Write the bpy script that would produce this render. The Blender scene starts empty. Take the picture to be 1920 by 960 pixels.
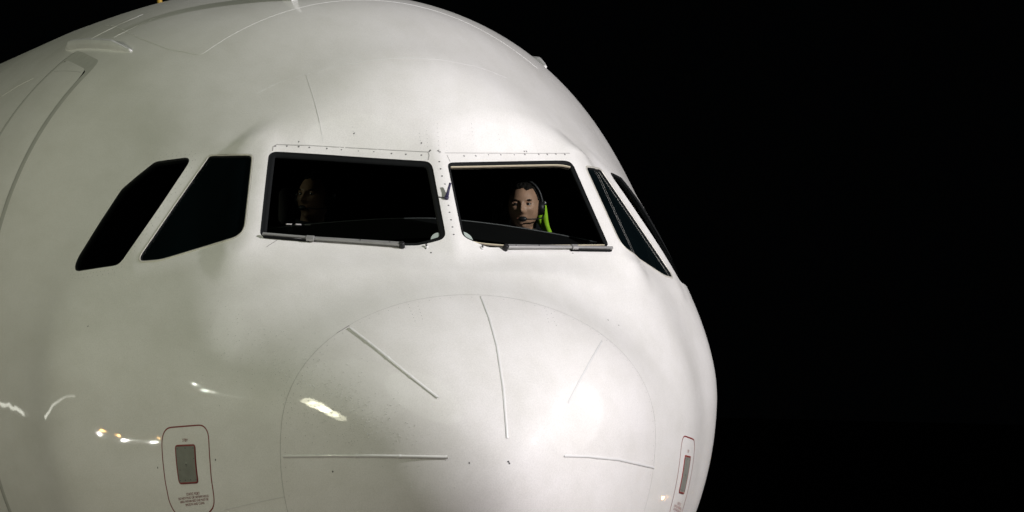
import bpy, bmesh, math, random
import numpy as np
from mathutils import Matrix, Vector, geometry

# ------------------------------------------------------------------ camera, world, lamps, exposure
scn = bpy.context.scene
COL = scn.collection
Z0 = 3.85                                   # fuselage centre line above the apron
CAM_P = np.array([-22.1154, 5.1992, -0.2715 + Z0])
CAM_R = np.array([[-0.229014, -0.973121, 0.024249], [-0.02222, 0.03013, 0.999299], [0.973169, -0.228315, 0.028523]])
CAM_F = 9528.36                              # focal length in pixels of a 1920 px wide picture
cd = bpy.data.cameras.new('camera'); cam = bpy.data.objects.new('camera', cd); COL.objects.link(cam)
cd.sensor_width = 36.0; cd.lens = CAM_F / 1920 * 36; cd.clip_start = 0.1; cd.clip_end = 3000
M = Matrix.Identity(4)
for i in range(3):
    M[i][0] = CAM_R[0][i]; M[i][1] = CAM_R[1][i]; M[i][2] = -CAM_R[2][i]; M[i][3] = CAM_P[i]
cam.matrix_world = M
scn.camera = cam
scn.view_settings.view_transform = 'Standard'; scn.view_settings.look = 'None'
scn.view_settings.gamma = 1; scn.view_settings.exposure = 0.18; scn.view_settings.use_curve_mapping = False
w = bpy.data.worlds.new('World'); scn.world = w; w.use_nodes = True
w.node_tree.nodes['Background'].inputs[0].default_value = (0.6, 0.7, 0.8, 1)
w.node_tree.nodes['Background'].inputs[1].default_value = 0.0006

def lamp(name, origin, az, el, dist, watts, color, radius):
    """flood lamp seen from `origin` at azimuth az (deg, + = picture left) and elevation el"""
    a, e = math.radians(az), math.radians(el)
    d = Vector((-math.cos(e) * math.cos(a), math.cos(e) * math.sin(a), math.sin(e)))
    l = bpy.data.lights.new(name, 'SPOT'); l.energy = watts; l.color = color; l.shadow_soft_size = radius
    l.spot_size = math.radians(70); l.spot_blend = 0.6
    o = bpy.data.objects.new(name, l); COL.objects.link(o)
    o.location = Vector(origin) + d * dist
    o.rotation_euler = (-d).to_track_quat('-Z', 'Y').to_euler()
    return o
NOSE = (0.6, 0, Z0 - 0.3)
lamp('apron_floodlight', NOSE, -39.5, 25.5, 24, 22800, (1.0, 0.957, 0.992), 0.35)
for az_, el_, w_ in ((58, 49, 6300), (94, 34, 2600)):        # added wide soft fill, upper picture left, no visible source
    lamp('soft_fill_lamp', NOSE, az_, el_, 32, w_, (0.93, 1.0, 0.84), 12.5)
lamp('soft_fill_lamp', NOSE, -82.0, 24.0, 30, 6800, (1.0, 0.98, 0.97), 13.0)  # added soft fill that lifts the crown and the right side
for k in range(5):                            # bank of floodlights on the picture-left mast
    lamp('mast_floodlight', (0.566, 0.729, Z0 - 0.331), 96.5 + 2.3 * k, 8.2 + 1.7 * k, 26, (400, 800, 1350, 800, 480)[k], (1.0, 0.97, 0.72), 0.95)
lamp('mast_lamp', (1.42, 1.19, Z0 - 0.22), 118.0, 14.4, 30, 200, (0.95, 1.0, 0.9), 0.06)
lamp('mast_lamp', (1.31, 1.14, Z0 - 0.26), 116.0, 13.1, 30, 150, (0.95, 1.0, 0.9), 0.06)
lamp('ground_lamp', (1.92, 1.416, Z0 - 0.5), 127.5, -6.2, 20, 60, (1.0, 1.0, 0.95), 0.05)
lamp('ground_lamp', (1.983, 1.443, Z0 - 0.477), 126.4, -5.4, 20, 25, (1.0, 0.5, 0.15), 0.05)
lamp('ground_lamp', (0.003, -0.037, Z0 - 0.609), -25.2, -6.9, 20, 25, (1.0, 0.45, 0.15), 0.06)
lamp('ground_lamp', (1.103, -1.009, Z0 - 0.715), -141.0, -6.3, 20, 40, (1.0, 0.55, 0.15), 0.05)

# row of lights along the building behind, mirrored low on the picture-left skin
al = bpy.data.lights.new('building_light_row', 'AREA'); al.shape = 'RECTANGLE'; al.size = 17.0; al.size_y = 0.16; al.energy = 17; al.color = (1.0, 1.0, 0.88)
ao = bpy.data.objects.new('building_light_row', al); COL.objects.link(ao)
_a, _b = Vector((20.0, 20.0, 3.0)), Vector((32.6, 9.0, 1.9)); _c = (_a + _b) / 2
_x = (_b - _a).normalized(); _z = (_c - Vector((3.0, 1.6, 3.5))); _z = (_z - _x * _z.dot(_x)).normalized(); _y = _z.cross(_x)
ao.matrix_world = Matrix(((_x.x, _y.x, _z.x, _c.x), (_x.y, _y.y, _z.y, _c.y), (_x.z, _y.z, _z.z, _c.z), (0, 0, 0, 1)))

# ------------------------------------------------------------------ materials
def mat(name, col, rough=0.5, metal=0.0, coat=0.0, coat_rough=0.08, noise=0.0, nscale=6.0, bump=0.0, bscale=40.0, spec=0.5, emit=None):
    m = bpy.data.materials.new(name); m.use_nodes = True
    nt = m.node_tree; b = nt.nodes['Principled BSDF']
    b.inputs['Base Color'].default_value = (*col, 1); b.inputs['Roughness'].default_value = rough
    b.inputs['Metallic'].default_value = metal; b.inputs['Coat Weight'].default_value = coat
    b.inputs['Coat Roughness'].default_value = coat_rough; b.inputs['Specular IOR Level'].default_value = spec
    tc = nt.nodes.new('ShaderNodeTexCoord')
    n = nt.nodes.new('ShaderNodeTexNoise'); n.inputs['Scale'].default_value = nscale; n.inputs['Detail'].default_value = 6
    nt.links.new(tc.outputs['Object'], n.inputs['Vector'])
    r = nt.nodes.new('ShaderNodeMapRange'); r.inputs['To Min'].default_value = 1 - noise; r.inputs['To Max'].default_value = 1 + noise * 0.4
    nt.links.new(n.outputs['Fac'], r.inputs['Value'])
    mx = nt.nodes.new('ShaderNodeMix'); mx.data_type = 'RGBA'; mx.blend_type = 'MULTIPLY'; mx.inputs['Factor'].default_value = 1
    mx.inputs['A'].default_value = (*col, 1); nt.links.new(r.outputs['Result'], mx.inputs['B'])
    nt.links.new(mx.outputs['Result'], b.inputs['Base Color'])
    if bump:
        n2 = nt.nodes.new('ShaderNodeTexNoise'); n2.inputs['Scale'].default_value = bscale; n2.inputs['Detail'].default_value = 3
        nt.links.new(tc.outputs['Object'], n2.inputs['Vector'])
        bp = nt.nodes.new('ShaderNodeBump'); bp.inputs['Strength'].default_value = 1; bp.inputs['Distance'].default_value = bump
        nt.links.new(n2.outputs['Fac'], bp.inputs['Height']); nt.links.new(bp.outputs['Normal'], b.inputs['Normal'])
    return m

def paint(name, col, drops):
    """aircraft gloss white: faint streaks, skin waviness, and water drops on the lower side"""
    m = bpy.data.materials.new(name); m.use_nodes = True
    nt = m.node_tree; L = nt.links; b = nt.nodes['Principled BSDF']
    N = nt.nodes.new
    b.inputs['Roughness'].default_value = 0.48; b.inputs['Specular IOR Level'].default_value = 0.22
    b.inputs['Coat Weight'].default_value = 0.6; b.inputs['Coat Roughness'].default_value = 0.07
    tc = N('ShaderNodeTexCoord')
    mp = N('ShaderNodeMapping'); mp.inputs['Scale'].default_value = (0.35, 1.6, 1.6); L.new(tc.outputs['Object'], mp.inputs['Vector'])
    n1 = N('ShaderNodeTexNoise'); n1.inputs['Scale'].default_value = 3.0; n1.inputs['Detail'].default_value = 8; n1.inputs['Roughness'].default_value = 0.65
    L.new(mp.outputs['Vector'], n1.inputs['Vector'])
    cr = N('ShaderNodeValToRGB'); cr.color_ramp.elements[0].position = 0.3; cr.color_ramp.elements[1].position = 0.65
    cr.color_ramp.elements[0].color = (col[0] * .90, col[1] * .90, col[2] * .88, 1); cr.color_ramp.elements[1].color = (*col, 1)
    L.new(n1.outputs['Fac'], cr.inputs['Fac'])
    # fine paint grain and faint soot
    ng = N('ShaderNodeTexNoise'); ng.inputs['Scale'].default_value = 170; ng.inputs['Detail'].default_value = 2; L.new(tc.outputs['Object'], ng.inputs['Vector'])
    gr = N('ShaderNodeMapRange'); gr.inputs['From Min'].default_value = 0.3; gr.inputs['From Max'].default_value = 0.7; gr.inputs['To Min'].default_value = 0.93; gr.inputs['To Max'].default_value = 1.04; L.new(ng.outputs['Fac'], gr.inputs['Value'])
    gm = N('ShaderNodeMix'); gm.data_type = 'RGBA'; gm.blend_type = 'MULTIPLY'; gm.inputs['Factor'].default_value = 1
    L.new(cr.outputs['Color'], gm.inputs['A']); L.new(gr.outputs['Result'], gm.inputs['B']); L.new(gm.outputs['Result'], b.inputs['Base Color'])
    rr = N('ShaderNodeMapRange'); rr.inputs['To Min'].default_value = 0.03; rr.inputs['To Max'].default_value = 0.065
    n3 = N('ShaderNodeTexNoise'); n3.inputs['Scale'].default_value = 2.2; n3.inputs['Detail'].default_value = 5
    L.new(tc.outputs['Object'], n3.inputs['Vector']); L.new(n3.outputs['Fac'], rr.inputs['Value']); L.new(rr.outputs['Result'], b.inputs['Coat Roughness'])
    # gentle waviness of the sheet metal
    n2 = N('ShaderNodeTexNoise'); n2.inputs['Scale'].default_value = 2.6; n2.inputs['Detail'].default_value = 2
    L.new(tc.outputs['Object'], n2.inputs['Vector'])
    bp = N('ShaderNodeBump'); bp.inputs['Strength'].default_value = 1; bp.inputs['Distance'].default_value = 0.0025
    L.new(n2.outputs['Fac'], bp.inputs['Height'])
    L.new(bp.outputs['Normal'], b.inputs['Normal'])
    # beads of water: relief of the clear coat only
    v = N('ShaderNodeTexVoronoi'); v.inputs['Scale'].default_value = 95; L.new(tc.outputs['Object'], v.inputs['Vector'])
    vr = N('ShaderNodeMapRange'); vr.inputs['From Min'].default_value = 0.05; vr.inputs['From Max'].default_value = 0.30
    vr.inputs['To Min'].default_value = 1; vr.inputs['To Max'].default_value = 0; L.new(v.outputs['Distance'], vr.inputs['Value'])
    # only some cells carry a drop
    gt = N('ShaderNodeMath'); gt.operation = 'GREATER_THAN'; gt.inputs[1].default_value = 0.72
    sx = N('ShaderNodeSeparateColor'); L.new(v.outputs['Color'], sx.inputs['Color']); L.new(sx.outputs['Red'], gt.inputs[0])
    n4 = N('ShaderNodeTexNoise'); n4.inputs['Scale'].default_value = 3.5; L.new(tc.outputs['Object'], n4.inputs['Vector'])
    g4 = N('ShaderNodeMapRange'); g4.inputs['From Min'].default_value = 0.45; g4.inputs['From Max'].default_value = 0.6; L.new(n4.outputs['Fac'], g4.inputs['Value'])
    m1 = N('ShaderNodeMath'); m1.operation = 'MULTIPLY'; L.new(vr.outputs['Result'], m1.inputs[0]); L.new(gt.outputs[0], m1.inputs[1])
    m2 = N('ShaderNodeMath'); m2.operation = 'MULTIPLY'; L.new(m1.outputs[0], m2.inputs[0]); L.new(g4.outputs['Result'], m2.inputs[1])
    bd = N('ShaderNodeBump'); bd.inputs['Strength'].default_value = 1; bd.inputs['Distance'].default_value = drops
    L.new(m2.outputs[0], bd.inputs['Height']); L.new(bp.outputs['Normal'], bd.inputs['Normal'])
    L.new(bd.outputs['Normal'], b.inputs['Coat Normal'])
    return m

def glass(name, tint, haze_tint=None):
    m = bpy.data.materials.new(name); m.use_nodes = True
    nt = m.node_tree; nt.nodes.remove(nt.nodes['Principled BSDF']); N = nt.nodes.new
    t = N('ShaderNodeBsdfTransparent'); t.inputs[0].default_value = (*tint, 1)
    g = N('ShaderNodeBsdfGlossy'); g.inputs['Roughness'].default_value = 0.02
    f = N('ShaderNodeFresnel'); f.inputs['IOR'].default_value = 1.5
    mx = N('ShaderNodeMixShader'); nt.links.new(f.outputs[0], mx.inputs[0]); nt.links.new(t.outputs[0], mx.inputs[1]); nt.links.new(g.outputs[0], mx.inputs[2])
    out = mx.outputs[0]
    if haze_tint:                                  # dim reflected haze on the pane, put in as diffuse colour
        d = N('ShaderNodeBsdfDiffuse'); d.inputs[0].default_value = (*haze_tint, 1)
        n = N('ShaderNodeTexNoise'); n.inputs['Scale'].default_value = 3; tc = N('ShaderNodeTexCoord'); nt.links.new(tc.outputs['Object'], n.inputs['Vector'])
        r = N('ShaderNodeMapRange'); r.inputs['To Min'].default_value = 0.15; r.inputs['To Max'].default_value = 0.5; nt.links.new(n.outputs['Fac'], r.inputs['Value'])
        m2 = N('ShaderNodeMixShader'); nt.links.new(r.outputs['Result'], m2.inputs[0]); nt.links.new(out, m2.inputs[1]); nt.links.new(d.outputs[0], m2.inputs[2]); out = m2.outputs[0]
    nt.links.new(out, nt.nodes['Material Output'].inputs['Surface'])
    return m

WHITE = paint('white_gloss_paint', (0.83, 0.82, 0.79), 0.0022)
RADOME = paint('radome_gloss_paint', (0.83, 0.815, 0.79), 0.0022)
TRIM = mat('white_trim_paint', (0.76, 0.76, 0.74), 0.4, coat=0.5, noise=0.12, nscale=14)
GREYALU = mat('brushed_grey_metal', (0.42, 0.42, 0.41), 0.42, metal=0.5, noise=0.25, nscale=30)
PLATE = mat('bare_port_plate', (0.22, 0.23, 0.20), 0.55, metal=0.2, noise=0.3, nscale=25)
RUBBER = mat('black_window_seal', (0.008, 0.009, 0.0095), 0.75, noise=0.35, nscale=20, spec=0.12)
GASKET = mat('grey_door_gasket', (0.40, 0.40, 0.37), 0.7, noise=0.2, nscale=15)
SEALANT = mat('grey_joint_sealant', (0.42, 0.41, 0.39), 0.6, noise=0.4, nscale=12)
SCREW = mat('worn_dark_screw', (0.10, 0.10, 0.10), 0.5, metal=0.3, noise=0.5, nscale=60)
RIVET = mat('grey_rivet_head', (0.36, 0.36, 0.35), 0.5, metal=0.2, noise=0.4, nscale=60)
RED = mat('dark_red_stencil', (0.22, 0.018, 0.016), 0.5, noise=0.25, nscale=30)
GOLD = mat('beige_retainer_strip', (0.62, 0.55, 0.40), 0.5, noise=0.2, nscale=20)
FRAME = mat('beige_metal_frame', (0.64, 0.62, 0.55), 0.45, metal=0.2, noise=0.25, nscale=18)
GLASS = glass('windshield_glass', (0.86, 0.89, 0.87))
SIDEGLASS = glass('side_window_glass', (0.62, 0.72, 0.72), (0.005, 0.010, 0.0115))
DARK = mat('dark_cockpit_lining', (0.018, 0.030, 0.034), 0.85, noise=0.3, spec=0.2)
HOOD = mat('black_glareshield_leather', (0.0045, 0.005, 0.005), 0.8, noise=0.3, bump=0.001, bscale=150, spec=0.08)
SEATM = mat('dark_seat_fabric', (0.02, 0.02, 0.022), 0.9, noise=0.3, spec=0.2)
PROBE = mat('dark_violet_probe_paint', (0.035, 0.03, 0.075), 0.5)
BLACKP = mat('black_plastic', (0.012, 0.012, 0.013), 0.45, spec=0.3)
PALE = mat('pale_green_corner_pad', (0.36, 0.42, 0.38), 0.6)
SKIN = mat('skin', (0.38, 0.225, 0.145), 0.55, noise=0.35, nscale=22)
HAIR = mat('dark_brown_hair', (0.006, 0.005, 0.004), 0.8, spec=0.15, bump=0.003, bscale=220)
EYEW = mat('eye_white', (0.30, 0.28, 0.26), 0.25)
IRIS = mat('dark_iris', (0.02, 0.02, 0.02), 0.2)
GREYCLOTH = mat('grey_jacket_cloth', (0.22, 0.22, 0.22), 0.9, noise=0.3, nscale=20, bump=0.004, bscale=30)
NAVY = mat('dark_uniform_cloth', (0.02, 0.022, 0.03), 0.9, noise=0.3)
NEON = mat('neon_yellow_fabric', (0.55, 0.95, 0.03), 0.8, noise=0.25, nscale=12)
COLLAR = mat('white_shirt_collar', (0.75, 0.75, 0.74), 0.8)
YELLOW = mat('weathered_yellow_paint', (0.65, 0.42, 0.06), 0.55, noise=0.3)
TYRE = mat('tyre_rubber', (0.02, 0.02, 0.02), 0.85)

def concrete():
    m = mat('apron_concrete', (0.25, 0.225, 0.205), 0.8, noise=0.5, nscale=0.6, bump=0.01, bscale=8)
    return m
CONC = concrete()

# ------------------------------------------------------------------ object helpers
def link(name, me, material, parent=None, smooth=True):
    o = bpy.data.objects.new(name, me); COL.objects.link(o)
    if material and not me.materials: me.materials.append(material)
    if smooth: me.polygons.foreach_set('use_smooth', [True] * len(me.polygons))
    if parent is not None:
        o.parent = parent
        o.matrix_parent_inverse = Matrix.Translation(-ABS.get(parent.name, Vector()))
    return o
ABS = {}
def thing(name, label, cat, loc, group=None):
    o = bpy.data.objects.new(name, None); COL.objects.link(o); o.location = loc; ABS[o.name] = Vector(loc)
    o['label'] = label; o['category'] = cat
    if group: o['group'] = group
    return o
def mesh(name, V, F, material, parent=None, smooth=True):
    me = bpy.data.meshes.new(name); me.from_pydata([tuple(map(float, v)) for v in V], [], [tuple(map(int, f)) for f in F]); me.update()
    return link(name, me, material, parent, smooth)

# ------------------------------------------------------------------ the fuselage surface
KX = np.array([0, .15, .4, .8, 1.2, 1.6, 2.0, 2.5, 3.2, 4.2, 5.5, 8.0]); KT = np.sqrt(KX)
PROF = np.array([
 [-0.5877, -0.209, 0.0246, 0.2343, 0.4437, 0.846, 1.2531, 1.5004, 1.7368, 1.8663, 1.9844, 2.0477],       # crown
 [-0.5877, -0.9418, -1.1917, -1.4477, -1.6019, -1.7151, -1.8228, -1.908, -1.9792, -2.0428, -2.0635, -2.0694],  # keel
 [0.0, 0.3692, 0.6159, 0.8812, 1.0995, 1.2932, 1.4566, 1.6505, 1.7146, 1.7938, 1.904, 1.9903],           # half width
 [-0.5877, -0.5026, -0.4418, -0.4031, -0.3913, -0.365, -0.3326, -0.2345, -0.167, -0.0881, 0.0094, 0.0255],  # widest level
 [0.638, 0.5916, 0.5349, 0.4839, 0.4452, 0.4476, 0.445, 0.4416, 0.5847, 0.7338, 0.6332, 0.546],          # crown fullness
 [0.7067, 0.7023, 0.6802, 0.6388, 0.5517, 0.4712, 0.3598, 0.3396, 0.344, 0.4792, 0.555, 0.6235]])        # side fullness
def spl(k, y):
    n = len(k); h = np.diff(k); A = np.zeros((n, n)); b = np.zeros(n); A[0, 0] = 1; A[0, 1] = -1; A[-1, -1] = 1
    for i in range(1, n - 1):
        A[i, i-1] = h[i-1]; A[i, i] = 2 * (h[i-1] + h[i]); A[i, i+1] = h[i]
        b[i] = 6 * ((y[i+1] - y[i]) / h[i] - (y[i] - y[i-1]) / h[i-1])
    return np.linalg.solve(A, b)
SPL = [(y, spl(KT, y)) for y in PROF]
def ev(y, Mm, t):
    t = np.clip(t, KT[0], KT[-1]); i = np.clip(np.searchsorted(KT, t) - 1, 0, len(KT) - 2)
    h = KT[i+1] - KT[i]; a = (KT[i+1] - t) / h; b = (t - KT[i]) / h
    return a * y[i] + b * y[i+1] + ((a**3 - a) * Mm[i] + (b**3 - b) * Mm[i+1]) * h * h / 6
def raw(t, th):
    t = np.asarray(t, float); th = np.asarray(th, float)
    zt, zb, wd, zc, kt, ks = [ev(y, Mm, t) for y, Mm in SPL]
    a = np.abs(th); sg = np.sign(th); up = a <= np.pi / 2
    q = np.where(up, a, np.pi - a) / (np.pi / 2)
    kt = np.where(up, kt, .5523); ks = np.where(up, ks, .5523); H = np.where(up, zt - zc, zb - zc)
    b0 = (1-q)**3; b1 = 3*q*(1-q)**2; b2 = 3*q*q*(1-q); b3 = q**3
    return np.stack([t*t + 0*th, sg*wd*(b1*kt + b2 + b3), zc + H*(b0 + b1 + b2*ks)], -1)
# flat window panes: pull the surface onto each pane's plane, fading out around it
def plane(pts):
    Q = np.array(pts); c = Q.mean(0); n = np.linalg.svd(Q - c)[2][2]; n = n * (-np.sign(n[0]))
    u = np.cross(n, [0, 0, 1.0]); u /= np.linalg.norm(u); v = np.cross(n, u)
    P2 = np.stack([(Q - c) @ u, (Q - c) @ v], -1)
    return c, n, u, v, P2
WSP = [(1.6119, .0459, .8582), (2.0142, .7567, .9024), (1.6232, .8525, .4863), (1.2737, .041, .5045)]
W2P = [(2.0892, .823, .893), (2.3721, .9909, .898), (2.2456, 1.336, .3614), (1.7308, .9679, .4646)]
PLANES = []
for q, fall in ((WSP, .31), (W2P, .16)):
    for s in (1, -1):
        PLANES.append((plane(np.array(q) * [1, s, 1]), fall))
def poly_dist(P, Q):
    """signed distance of 2D points P to convex polygon Q (negative inside)"""
    n = len(Q); best = np.full(P.shape[:-1], 1e9); cr = []
    for i in range(n):
        a = Q[i]; d = Q[(i+1) % n] - a; k = np.clip(((P - a) @ d) / (d @ d), 0, 1)
        e = P - (a + k[..., None] * d); best = np.minimum(best, np.hypot(e[..., 0], e[..., 1]))
        cr.append(d[0] * (P[..., 1] - a[1]) - d[1] * (P[..., 0] - a[0]))
    cr = np.array(cr); ins = np.all(cr > 0, 0) | np.all(cr < 0, 0)
    return np.where(ins, -best, best)
def surf(t, th):
    P = raw(t, th); num = np.zeros(P.shape); den = np.zeros(P.shape[:-1])
    for (c, n, u, v, Q), fall in PLANES:
        d = (P - c) @ n
        p2 = np.stack([(P - c) @ u, (P - c) @ v], -1)
        s = np.clip(poly_dist(p2, Q) / fall, 0, 1); wt = 1 - s*s*(3 - 2*s)
        wt = np.where((np.abs(d) < .35) & (P[..., 1] * c[1] >= -0.02 * abs(c[1])), wt, 0)
        num += (wt * d)[..., None] * n; den += wt
    P = P - num / np.maximum(1, den)[..., None]
    return P + np.array([0, 0, Z0])
def frame(t, th, e=2e-3):
    """point, outward normal, d/dt, d/dth"""
    t = np.asarray(t, float); th = np.asarray(th, float)
    tl = np.maximum(t - e, 1e-3)
    dt = (surf(t + e, th) - surf(tl, th)) / (t + e - tl)[..., None]; dh = (surf(t, th + e) - surf(t, th - e)) / (2*e)
    n = np.cross(dh, dt); n /= (np.linalg.norm(n, axis=-1, keepdims=True) + 1e-12)
    P = surf(t, th)
    ref = P - np.stack([P[..., 0], 0*P[..., 0], 0*P[..., 0] + Z0 - .3], -1); ref[..., 0] -= .6 * np.exp(-P[..., 0])
    n *= np.sign((n * ref).sum(-1, keepdims=True) + 1e-12)
    return P, n, dt, dh
def proj(P):
    q = (P - CAM_P) @ CAM_R.T
    return np.stack([960 + CAM_F * q[..., 0] / q[..., 2], 480 - CAM_F * q[..., 1] / q[..., 2]], -1)
_t, _h = np.meshgrid(np.linspace(.04, 2.75, 260), np.linspace(-2.3, 2.3, 420), indexing='ij')
_P, _n, _, _ = frame(_t, _h); _px = proj(_P)
_vis = ((CAM_P - _P) * _n).sum(-1) > 0.3
_pxv = _px[_vis]; _tv = _t[_vis]; _hv = _h[_vis]
def hit(pts):
    """photo pixels -> (t, th) on the visible skin"""
    pts = np.atleast_2d(np.array(pts, float)); out = []
    for q in pts:
        i = ((_pxv - q)**2).sum(-1).argmin(); out.append((_tv[i], _hv[i]))
    T = np.array(out); t, h = T[:, 0].copy(), T[:, 1].copy(); e = 1e-3
    for _ in range(5):
        p0 = proj(surf(t, h)); a = (proj(surf(t + e, h)) - p0) / e; b = (proj(surf(t, h + e)) - p0) / e
        r = pts - p0; det = a[:, 0]*b[:, 1] - a[:, 1]*b[:, 0]; det = np.where(np.abs(det) < 1e3, 1e3, det)
        t += np.clip((r[:, 0]*b[:, 1] - r[:, 1]*b[:, 0]) / det, -.05, .05); h += np.clip((a[:, 0]*r[:, 1] - a[:, 1]*r[:, 0]) / det, -.05, .05)
        t = np.maximum(t, .02)
    return np.stack([t, h], -1)
def dense(path, step=.012, closed=False, smooth=0):
    """resample a (t,th) polyline by length on the skin"""
    P = np.array(path, float)
    if closed: P = np.vstack([P, P[:1]])
    X = surf(P[:, 0], P[:, 1]); s = np.concatenate([[0], np.cumsum(np.linalg.norm(np.diff(X, axis=0), axis=1))])
    n = max(3, int(s[-1] / step)); u = np.linspace(0, s[-1], n + 1)
    R = np.stack([np.interp(u, s, P[:, 0]), np.interp(u, s, P[:, 1])], -1)
    if closed: R = R[:-1]
    for _ in range(smooth):
        if closed: R = (np.roll(R, 1, 0) + 2*R + np.roll(R, -1, 0)) / 4
        else: R[1:-1] = (R[:-2] + 2*R[1:-1] + R[2:]) / 4
    return R
def mir(path): return np.array(path) * [1, -1]
def area(path): return 0.5 * np.sum(path[:, 0]*np.roll(path[:, 1], -1) - np.roll(path[:, 0], -1)*path[:, 1])
def inside(pt, poly):
    x, y = pt[..., 0], pt[..., 1]; c = np.zeros(x.shape, bool); n = len(poly); j = n - 1
    for i in range(n):
        xi, yi = poly[i]; xj, yj = poly[j]
        if yi != yj:
            c ^= ((yi > y) != (yj > y)) & (x < (xj - xi) * (y - yi) / (yj - yi) + xi)
        j = i
    return c
def sweep(path, profile, closed=False, caps=True):
    """profile [(lateral, height)] carried along a (t,th) path; lateral > 0 points out of a closed loop"""
    path = np.array(path)
    if closed and area(path) > 0: path = path[::-1]
    P, n, _, _ = frame(path[:, 0], path[:, 1])
    if closed: T = np.roll(P, -1, 0) - np.roll(P, 1, 0)
    else: T = np.gradient(P, axis=0)
    T /= np.linalg.norm(T, axis=1, keepdims=True); B = np.cross(T, n); B /= np.linalg.norm(B, axis=1, keepdims=True)
    if closed:                                   # make lateral > 0 outward
        c = P.mean(0)
        if ((P - c) * B).sum() < 0: B = -B
    m = len(profile); pr = np.array(profile)
    if pr.ndim == 2: pr = np.repeat(pr[None], len(P), 0)
    else: m = pr.shape[1]
    V = (P[:, None] + B[:, None] * pr[..., :1] + n[:, None] * pr[..., 1:]).reshape(-1, 3)
    F = []; k = len(P)
    for i in range(k if closed else k - 1):
        j = (i + 1) % k
        for q in range(m - 1): F.append((i*m+q, j*m+q, j*m+q+1, i*m+q+1))
    if not closed and caps: F += [tuple(range(m)), tuple(range((k-1)*m, k*m))]
    return V, F
def dome(wd, h, n=7):
    return [(wd/2 * math.cos(math.pi - math.pi*i/(n-1)), h * math.sin(math.pi*i/(n-1)) - .0005) for i in range(n)]
def fill(outline, off, step=.05, sheet=None):
    """triangulated skin patch inside a (t,th) outline, lifted by off; returns V, F, normals"""
    o = np.array(outline); kt = 1.0
    lo, hi = o.min(0), o.max(0); mid = (lo + hi) / 2
    _, _, dt, dh = frame(mid[:1], mid[1:]); a = np.linalg.norm(dt); b = np.linalg.norm(dh)
    gt, gh = np.meshgrid(np.arange(lo[0], hi[0], step / a), np.arange(lo[1], hi[1], step / b), indexing='ij')
    g = np.stack([gt.ravel(), gh.ravel()], -1); g = g[inside(g, o)]
    sc = np.array([a, b])
    if len(g):
        d = np.min(np.linalg.norm(g[:, None] * sc - (o * sc)[None], axis=-1), 1); g = g[d > step * .45]
    pts = np.vstack([o, g]); k = len(o)
    res = geometry.delaunay_2d_cdt([Vector(q * sc) for q in pts], [(i, (i+1) % k) for i in range(k)], [], 1, 1e-6)
    q = np.array([tuple(v) for v in res[0]]) / sc
    P, n, _, _ = frame(q[:, 0], q[:, 1])
    return P + n * off, [tuple(f) for f in res[2]], n
def set_normals(o, nrm):
    me = o.data; me.update()
    # make the winding agree with the analytic normals first
    bm = bmesh.new(); bm.from_mesh(me); bm.verts.ensure_lookup_table()
    for f in bm.faces:
        i = f.verts[0].index
        if f.normal.dot(Vector(nrm[i])) < 0: f.normal_flip()
    bm.to_mesh(me); bm.free()
    me.polygons.foreach_set('use_smooth', [True] * len(me.polygons))
    me.normals_split_custom_set_from_vertices([tuple(v) for v in nrm])

# ------------------------------------------------------------------ outlines traced from the photograph
def rounded(pts): return pts
def pxd(pts, closed=True, step=7.0):
    P = np.array(pts, float); P = np.vstack([P, P[:1]]) if closed else P; out = []
    for a, b in zip(P[:-1], P[1:]):
        n = max(1, int(np.linalg.norm(b - a) / step)); out += [a + (b - a)*i/n for i in range(n)]
    if not closed: out.append(P[-1])
    return out
WSL = hit(pxd([(503,294),(504.5,289.5),(508,286.5),(515,284.5),(526,284.5),(600,289),(700,296),(798,302),(805,304.3),(809.5,309),(812,316),(835,436),(834.5,443),(828,449.5),(806,455.5),(782,460.5),(760,460.5),(650,452.5),(560,447),(496,443.5),(489.5,442.5),(487.5,437),(495,365)]))
WSR = hit(pxd([(839.5,311),(841,306.3),(846,304.5),(950,302.5),(1045,300.8),(1061,301),(1070,304),(1076,311),(1108,384),(1138,452),(1140.5,458.5),(1138.5,462),(1132,462.7),(1020,463.5),(925,464),(915,463.5),(895,455.5),(876,447.5),(868.5,442.5),(865,435),(852,372)]))
W2L = hit(pxd([(391.5,290.5),(397.4,288.7),(430,288.2),(470.3,288),(475,290),(475.9,296),(469,360),(462,423.4),(456,436.5),(441,447.6),(380,466),(314,486),(296.7,490.5),(263,493.2),(258.5,489.5),(260,480),(325,385)]))
W3L = hit(pxd([(355,297.5),(355.5,303.8),(300,387),(231,486),(226,493),(218,497.8),(180,503.5),(147,508.7),(141.2,506.8),(140.2,498),(146,483),(187,417),(228,354.8),(257,330),(291,303),(320,299),(350,295)]))
WIN = {'wsl': dense(WSL, .012, True, 1), 'wsr': dense(WSR, .012, True, 1), 'w2l': dense(W2L, .02, True, 1), 'w3l': dense(W3L, .02, True, 1)}
WIN['w2r'] = mir(WIN['w2l']); WIN['w3r'] = mir(WIN['w3l'])

# door outline: front and rear edges seen, carried on downwards to the sill
front = hit([(197,113),(150,164),(100,232),(50,312),(8,388)]); rear = hit([(95,134),(50,180),(8,229)])
xf, xr = 4.37, 5.45
def on_x(x, th): return np.array([[math.sqrt(x), h] for h in th])
def door_outline(inset):
    xa, xb = xf + inset, xr - inset
    top, bot = 0.640 + inset * .6, 2.10
    r = .08
    pts = [(xa, bot), (xa, .80 ), (xa + .01, top + r*.45), (xa + .05, top + r*.12), (xa + r, top), (xb - r, top), (xb - .05, top + r*.12), (xb - .01, top + r*.45), (xb, .80), (xb, bot)]
    return np.array([(math.sqrt(x), h) for x, h in pts])
DOOR = dense(door_outline(0), .04, True, 1)

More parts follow.
